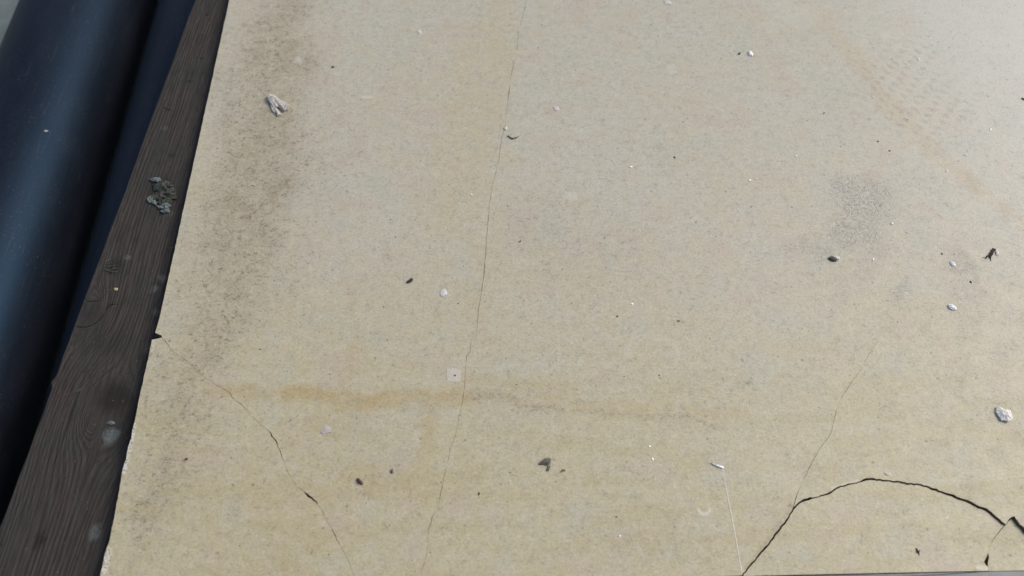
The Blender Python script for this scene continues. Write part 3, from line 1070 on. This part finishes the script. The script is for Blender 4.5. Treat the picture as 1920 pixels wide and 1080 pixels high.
flake('white_sliver', 1345, 874, [(-14, -6), (-6, -4), (4, -1), (11, 1), (12, 5), (2, 3), (-8, -2)], .9, BRIGHT,
      'thin bright white sliver at the upper end of the fine white thread', 'sliver')
flake('leaf_bit', 1023, 867, [(-14, 3), (-7, -3), (0, -7), (10, -5), (9, 2), (6, 6), (-2, 4), (-10, 5)], .9, GREY,
      'dark grey-brown leaf bit in the lower middle of the board', 'leaf', lift=1.2)
flake('leaf_bit', 1028, 878, [(-4, 5), (-1, -4), (4, -5), (3, 1), (0, 6)], .6, GREY,
      'narrow grey bit hanging just below the dark leaf bit', 'leaf')
flake('leaf_bit', 1055, 883, [(-5, 2), (-1, -3), (4, -3), (5, 0), (0, 0), (-3, 3)], .5, GREY,
      'tiny curved grey bit right of the dark leaf bit', 'leaf')
flake('brown_chip', 675, 903, [(-6, -5), (-2, -6), (6, 2), (5, 6), (1, 5), (-5, -1)], 1.6, BROWN,
      'reddish brown chip in the lower left, right of the thin brown crack', 'chip')
crumb('brown_crumb', 735, 884, 4.0, GREY, 'small brown crumb up and to the right of the reddish brown chip', 'crumb', stretch=(.7, 1.1))
flake('dark_chip', 770, 526, [(-8, 4), (-3, 0), (2, -4), (5, -1), (2, 3), (-4, 5)], 1.4, DARK,
      'black chip left of the long hairline in the middle of the board', 'chip', lift=.8)
flake('grey_flake', 832, 549, [(-7, 3), (-4, -5), (3, -7), (7, 0), (6, 4), (-3, 7)], .6, speckled('bluish_flake', (0.55, .56, .57), (.66, .67, .68), 2, .4),
      'bluish white triangular flake left of the long hairline', 'flake')
flake('pale_flake', 611, 805, [(-10, 6), (-5, -4), (1, -9), (9, -3), (11, 6), (3, 7), (-3, 10)], .5, speckled('dull_flake', (.40, .38, .35), (.50, .48, .45), 2),
      'flat dull greyish flake right of the thin brown crack', 'flake')
flake('paper_patch', 851, 703, [(-13, -12), (0, -13), (13, -10), (13, 4), (12, 13), (-2, 13), (-13, 12)], .18, PATCH,
      'faint square pale patch stuck on the board beside the long hairline', 'patch', dome=.1)
crumb('dark_crumb', 853, 704, 1.6, DARK, 'tiny dark dot in the middle of the square pale patch', 'crumb', base=.0002)
strands('dark_splinter', [(1717, 1028, 1, 1721, 1036, 1.5, 3, 5), (1721, 1036, 1.5, 1724, 1042, .5, 4, 1.5), (1724, 1032, .8, 1721, 1036, 1, 2, 3)], DARK,
        'dark splinter on the half-moon piece near the bottom edge', 'splinter', base=-.0009)
crumb('pale_crumb', 1775, 971, 4, WHITE, 'white crumb on the half-moon piece below the curved crack', 'crumb', base=-.0016, flat=.4, stretch=(1.3, .8))
crumb('pale_crumb', 1664, 888, 4, PALE, 'faint pale crumb just above the top of the curved crack', 'crumb', flat=.35, stretch=(1.4, .8))
for i, (u, v, r, s) in enumerate(((624, 126, 3.6, 'lone dark grain in the upper left beside the grimy band'),
                                  (350, 861, 4.0, 'dark grain on the lower left corner piece'),
                                  (898, 926, 3.6, 'dark grain right of the long hairline near the bottom'),
                                  (859, 569, 2.0, 'tiny dark grain below the bluish white flake'),
                                  (1646, 265, 2.4, 'tiny black grain left of the tan tide line'),
                                  (1668, 283, 2.4, 'tiny black grain beside the tan tide line, lower of two'),
                                  (1545, 212, 2.2, 'tiny black grain in the pale area left of the shoe print'),
                                  (1766, 476, 2.4, 'dark grain left of the small oval white chip'),
                                  (1820, 529, 3.0, 'flat dark grain right of and between the two glossy white chips'),
                                  (1157, 593, 2.4, 'dark grain right of the long hairline at mid height'),
                                  (1272, 602, 3.0, 'grey grain in the middle of the right panel'),
                                  (975, 453, 2.8, 'dark grain just right of the hairline in its middle part'),
                                  (1265, 295, 2.8, 'slanted dark grain above the middle of the right panel'),
                                  (1918, 186, 4.0, 'dark brown chip cut off by the right edge of the picture'),
                                  (1156, 969, 2.2, 'tiny dark grain low in the middle of the board'),
                                  (488, 655, 2.2, 'tiny dark grain above the yellow stain'))):
    crumb('dark_grain', u, v, r * .68, DARK if i != 10 else GREY, s, 'grain', flat=.55, stretch=(1.2, .8), deg=i * 37, group='dark grains scattered on the board')
for i, (u, v, r, s) in enumerate(((1183, 313, 3.2, 'small white grain in the upper middle of the right panel'),
                                  (1185, 570, 2.6, 'small white grain at mid height in the right panel'),
                                  (1224, 861, 2.6, 'small white grain in the lower middle left of the white sliver'),
                                  (1218, 837, 2.4, 'smaller white grain just above another, left of the white sliver'),
                                  (1162, 1005, 2.2, 'white grain low in the middle near the bottom edge'),
                                  (1775, 320, 2.4, 'white grain on the pale dusty corner, nearest the tan tide line'),
                                  (1810, 291, 2.6, 'white grain up and to the right of the one nearest the tide line'),
                                  (1722, 111, 2.6, 'oblong white grain at the top right left of the dusty corner'),
                                  (1857, 243, 2.4, 'white grain in the dusty corner'),
                                  (1637, 182, 2.2, 'white grain at the top right near the shoe print'),
                                  (884, 365, 2.4, 'white grain just left of the long hairline'),
                                  (1493, 292, 2.0, 'tiny white grain between the shoe print and the middle'),
                                  (1406, 338, 2.4, 'left one of two white grains side by side'),
                                  (1418, 335, 2.0, 'right one of two white grains side by side'),
                                  (1672, 419, 3.4, 'round white grain right of the flaky rubbed patch'),
                                  (1637, 486, 2.6, 'white grain right of the grey-brown stone crumb'))):
    crumb('white_grain', u, v, r * .85, BRIGHT if i != 14 else WHITE, s, 'grain', flat=.5, stretch=(1.2, .8), deg=i * 53, group='white grains scattered on the board')

# fine white thread
V, F = [], []
pts = [(1353, 879), (1356, 884), (1359, 900), (1363, 925), (1367, 945), (1372, 968), (1376, 990), (1380, 1012), (1384, 1035), (1388, 1058), (1391, 1076)]
pts = jag([(u, v, 1) for u, v in pts], .35, 6, 5)
for (u, v, _) in pts:
    p = at(u, v)
    r = .00026 if v > 915 or v < 886 else .00016
    for k in range(6):
        an = k * math.pi / 3
        V.append((p.x + r * math.cos(an), p.y, (r + r * math.sin(an)) * .5 - .00004))
for i in range(len(pts) - 1):
    F += [[i * 6 + k, i * 6 + (k + 1) % 6, (i + 1) * 6 + (k + 1) % 6, (i + 1) * 6 + k] for k in range(6)]
F += [list(range(6)), [len(V) - 6 + k for k in range(6)]]
tag(link('thread', V, F, WHITE), 'fine white thread running down to the foot of the curved crack', 'thread')

# scattered grit too small and too many to count
V, F = [], []
rg = random.Random(23)


def grit(count, u0, u1, v0, v1, r0, r1, keep=None):
    k = 0
    while k < count:
        u, v = rg.uniform(u0, u1), rg.uniform(v0, v1)
        if keep and not keep(u, v):
            continue
        k += 1
        c = at(u, v)
        r = rg.uniform(r0, r1) * .001
        an = rg.uniform(0, 6.3)
        i0 = len(V)
        for j in range(5):
            q = an + j * 6.283 / 5 + rg.uniform(-.4, .4)
            rr = r * rg.uniform(.7, 1.3)
            V.append((c.x + rr * 1.3 * math.cos(q), c.y + rr * .8 * math.sin(q), 0.0))
        V.append((c.x + rg.uniform(-.3, .3) * r, c.y, r * rg.uniform(.6, 1.1)))
        for j in range(5):
            F.append([i0 + j, i0 + (j + 1) % 5, i0 + 5])
        F.append([i0 + j for j in range(5)][::-1])


grit(75, 1640, 1920, 0, 430, .3, .62, lambda u, v: u - 1640 > v * .55)
grit(40, 1500, 1920, 300, 760, .25, .5)
grit(45, 480, 1500, 0, 900, .2, .4)
tag(link('white_grit', V, F, BRIGHT), 'fine white plaster grit scattered over the board, thickest in the upper right', 'grit', kind='stuff')
V, F = [], []
grit(50, 1000, 1900, 0, 800, .25, .5)
grit(50, 420, 1000, 0, 1060, .25, .5)
tag(link('dark_grit', V, F, DARK), 'fine dark dirt grit scattered over the board', 'grit', kind='stuff')

# debris on the plank
cluster('mortar_crumb', [
    (307, 352, 13, 0, .55, (1.2, .9), 20), (317, 362, 13, 0, .6, (1.2, .8), -20), (303, 368, 11, 0, .5, (1, 1), 0),
    (322, 372, 9, 0, .6, (1, .9), 40), (312, 380, 12, 0, .5, (1.2, .7), 10), (298, 350, 8, 1, .5, (1.6, .6), -10),
    (287, 373, 8, 0, .5, (.9, .9), 0), (318, 352, 7, 3, .6, (1.3, .7), -20), (325, 358, 6, 2, .6, (1, .8), 0)], MORTAR,
    'crumbly dark grey-green lump of mortar lying on the plank', 'crumb', base=WZ)
LG = speckled('light_mortar', (0.10, 0.125, 0.125), (0.19, 0.22, 0.225), 1.4, .8, .3, .6)
flake('mortar_flake', 291, 340, [(-11, -3), (-2, -5), (11, -4), (13, 1), (6, 4), (-6, 2)], 1.4, LG,
      'flat pale flake at the upper end of the mortar lump on the plank', 'flake', base=WZ, lift=1.5)
cluster('mortar_crumb', [(284, 374, 6, 1, .6, (1, 1.2), 0), (291, 381, 6, 1, .6, (1.4, .7), -40)], LG,
        'pale crumb at the left foot of the mortar lump on the plank', 'crumb', base=WZ)
cluster('mortar_crumb', [(312, 390, 8, 2, .6, (1.1, .9), 0), (311, 397, 7, 1, .5, (1.1, .7), -10), (302, 391, 6, 1, .4, (1.4, .6), -30)], LG,
        'bluish pale crumb at the lower end of the mortar lump on the plank', 'crumb', base=WZ)
strands('dry_moss', [(197, 506, 1, 214, 511, 2, 2, 1.5), (205, 507, 1, 216, 503, 2, 1.4, 1), (212, 511, 1, 222, 510, 1, 1.5, 1),
                     (214, 505, 1, 228, 502, 1, 1.2, .7), (198, 492, 1, 209, 486, 2, 1.4, .8), (200, 495, 1, 212, 494, 1, 1.2, .8),
                     (203, 500, 1, 218, 497, 1, 1.4, .8)],
        speckled('dry_moss_fibre', (.07, .08, .07), (.15, .17, .155), 1), 'wispy tuft of dry moss at the plank\'s left edge above the half knot', 'moss', base=WZ)
crumb('yellow_crumb', 218, 543, 3.4, speckled('yellow_seed', (.30, .27, .14), (.5, .45, .28), 1), 'tiny yellowish crumb on the plank below the dry moss', 'crumb', base=WZ)
flake('wood_chip', 208, 793, [(-8, 1), (0, -4), (6, -2), (8, 2), (0, 4)], .8, LG, 'small grey chip above the pale smear on the plank', 'chip', base=WZ)
strands('wood_splinter', [(307, 201, .5, 320, 206, 1, 1.6, 2.4)], DARK, 'short dark splinter on the upper part of the plank', 'splinter', base=WZ)
# pale fleck on the big pipe
c0 = Vector((0, CAMY, PZ)) + PRP * (-0.4548)
o_, d_ = Vector((0, CAMY, CAMZ)), (at(86, 246) - Vector((0, CAMY, CAMZ))).normalized()
oc = o_ - c0
dp, op = d_ - DIR * d_.dot(DIR), oc - DIR * oc.dot(DIR)
qa, qb, qc = dp.dot(dp), 2 * dp.dot(op), op.dot(op) - PR * PR
best = o_ + d_ * ((-qb - math.sqrt(qb * qb - 4 * qa * qc)) / (2 * qa))
Vq, Fq = crumb_geo(best, .0016, 3.3, .35, 2, .3, (1.3, .6), -10)
tag(link('white_fleck', Vq, Fq, PALE), 'tiny pale fleck stuck on the big black pipe', 'fleck')
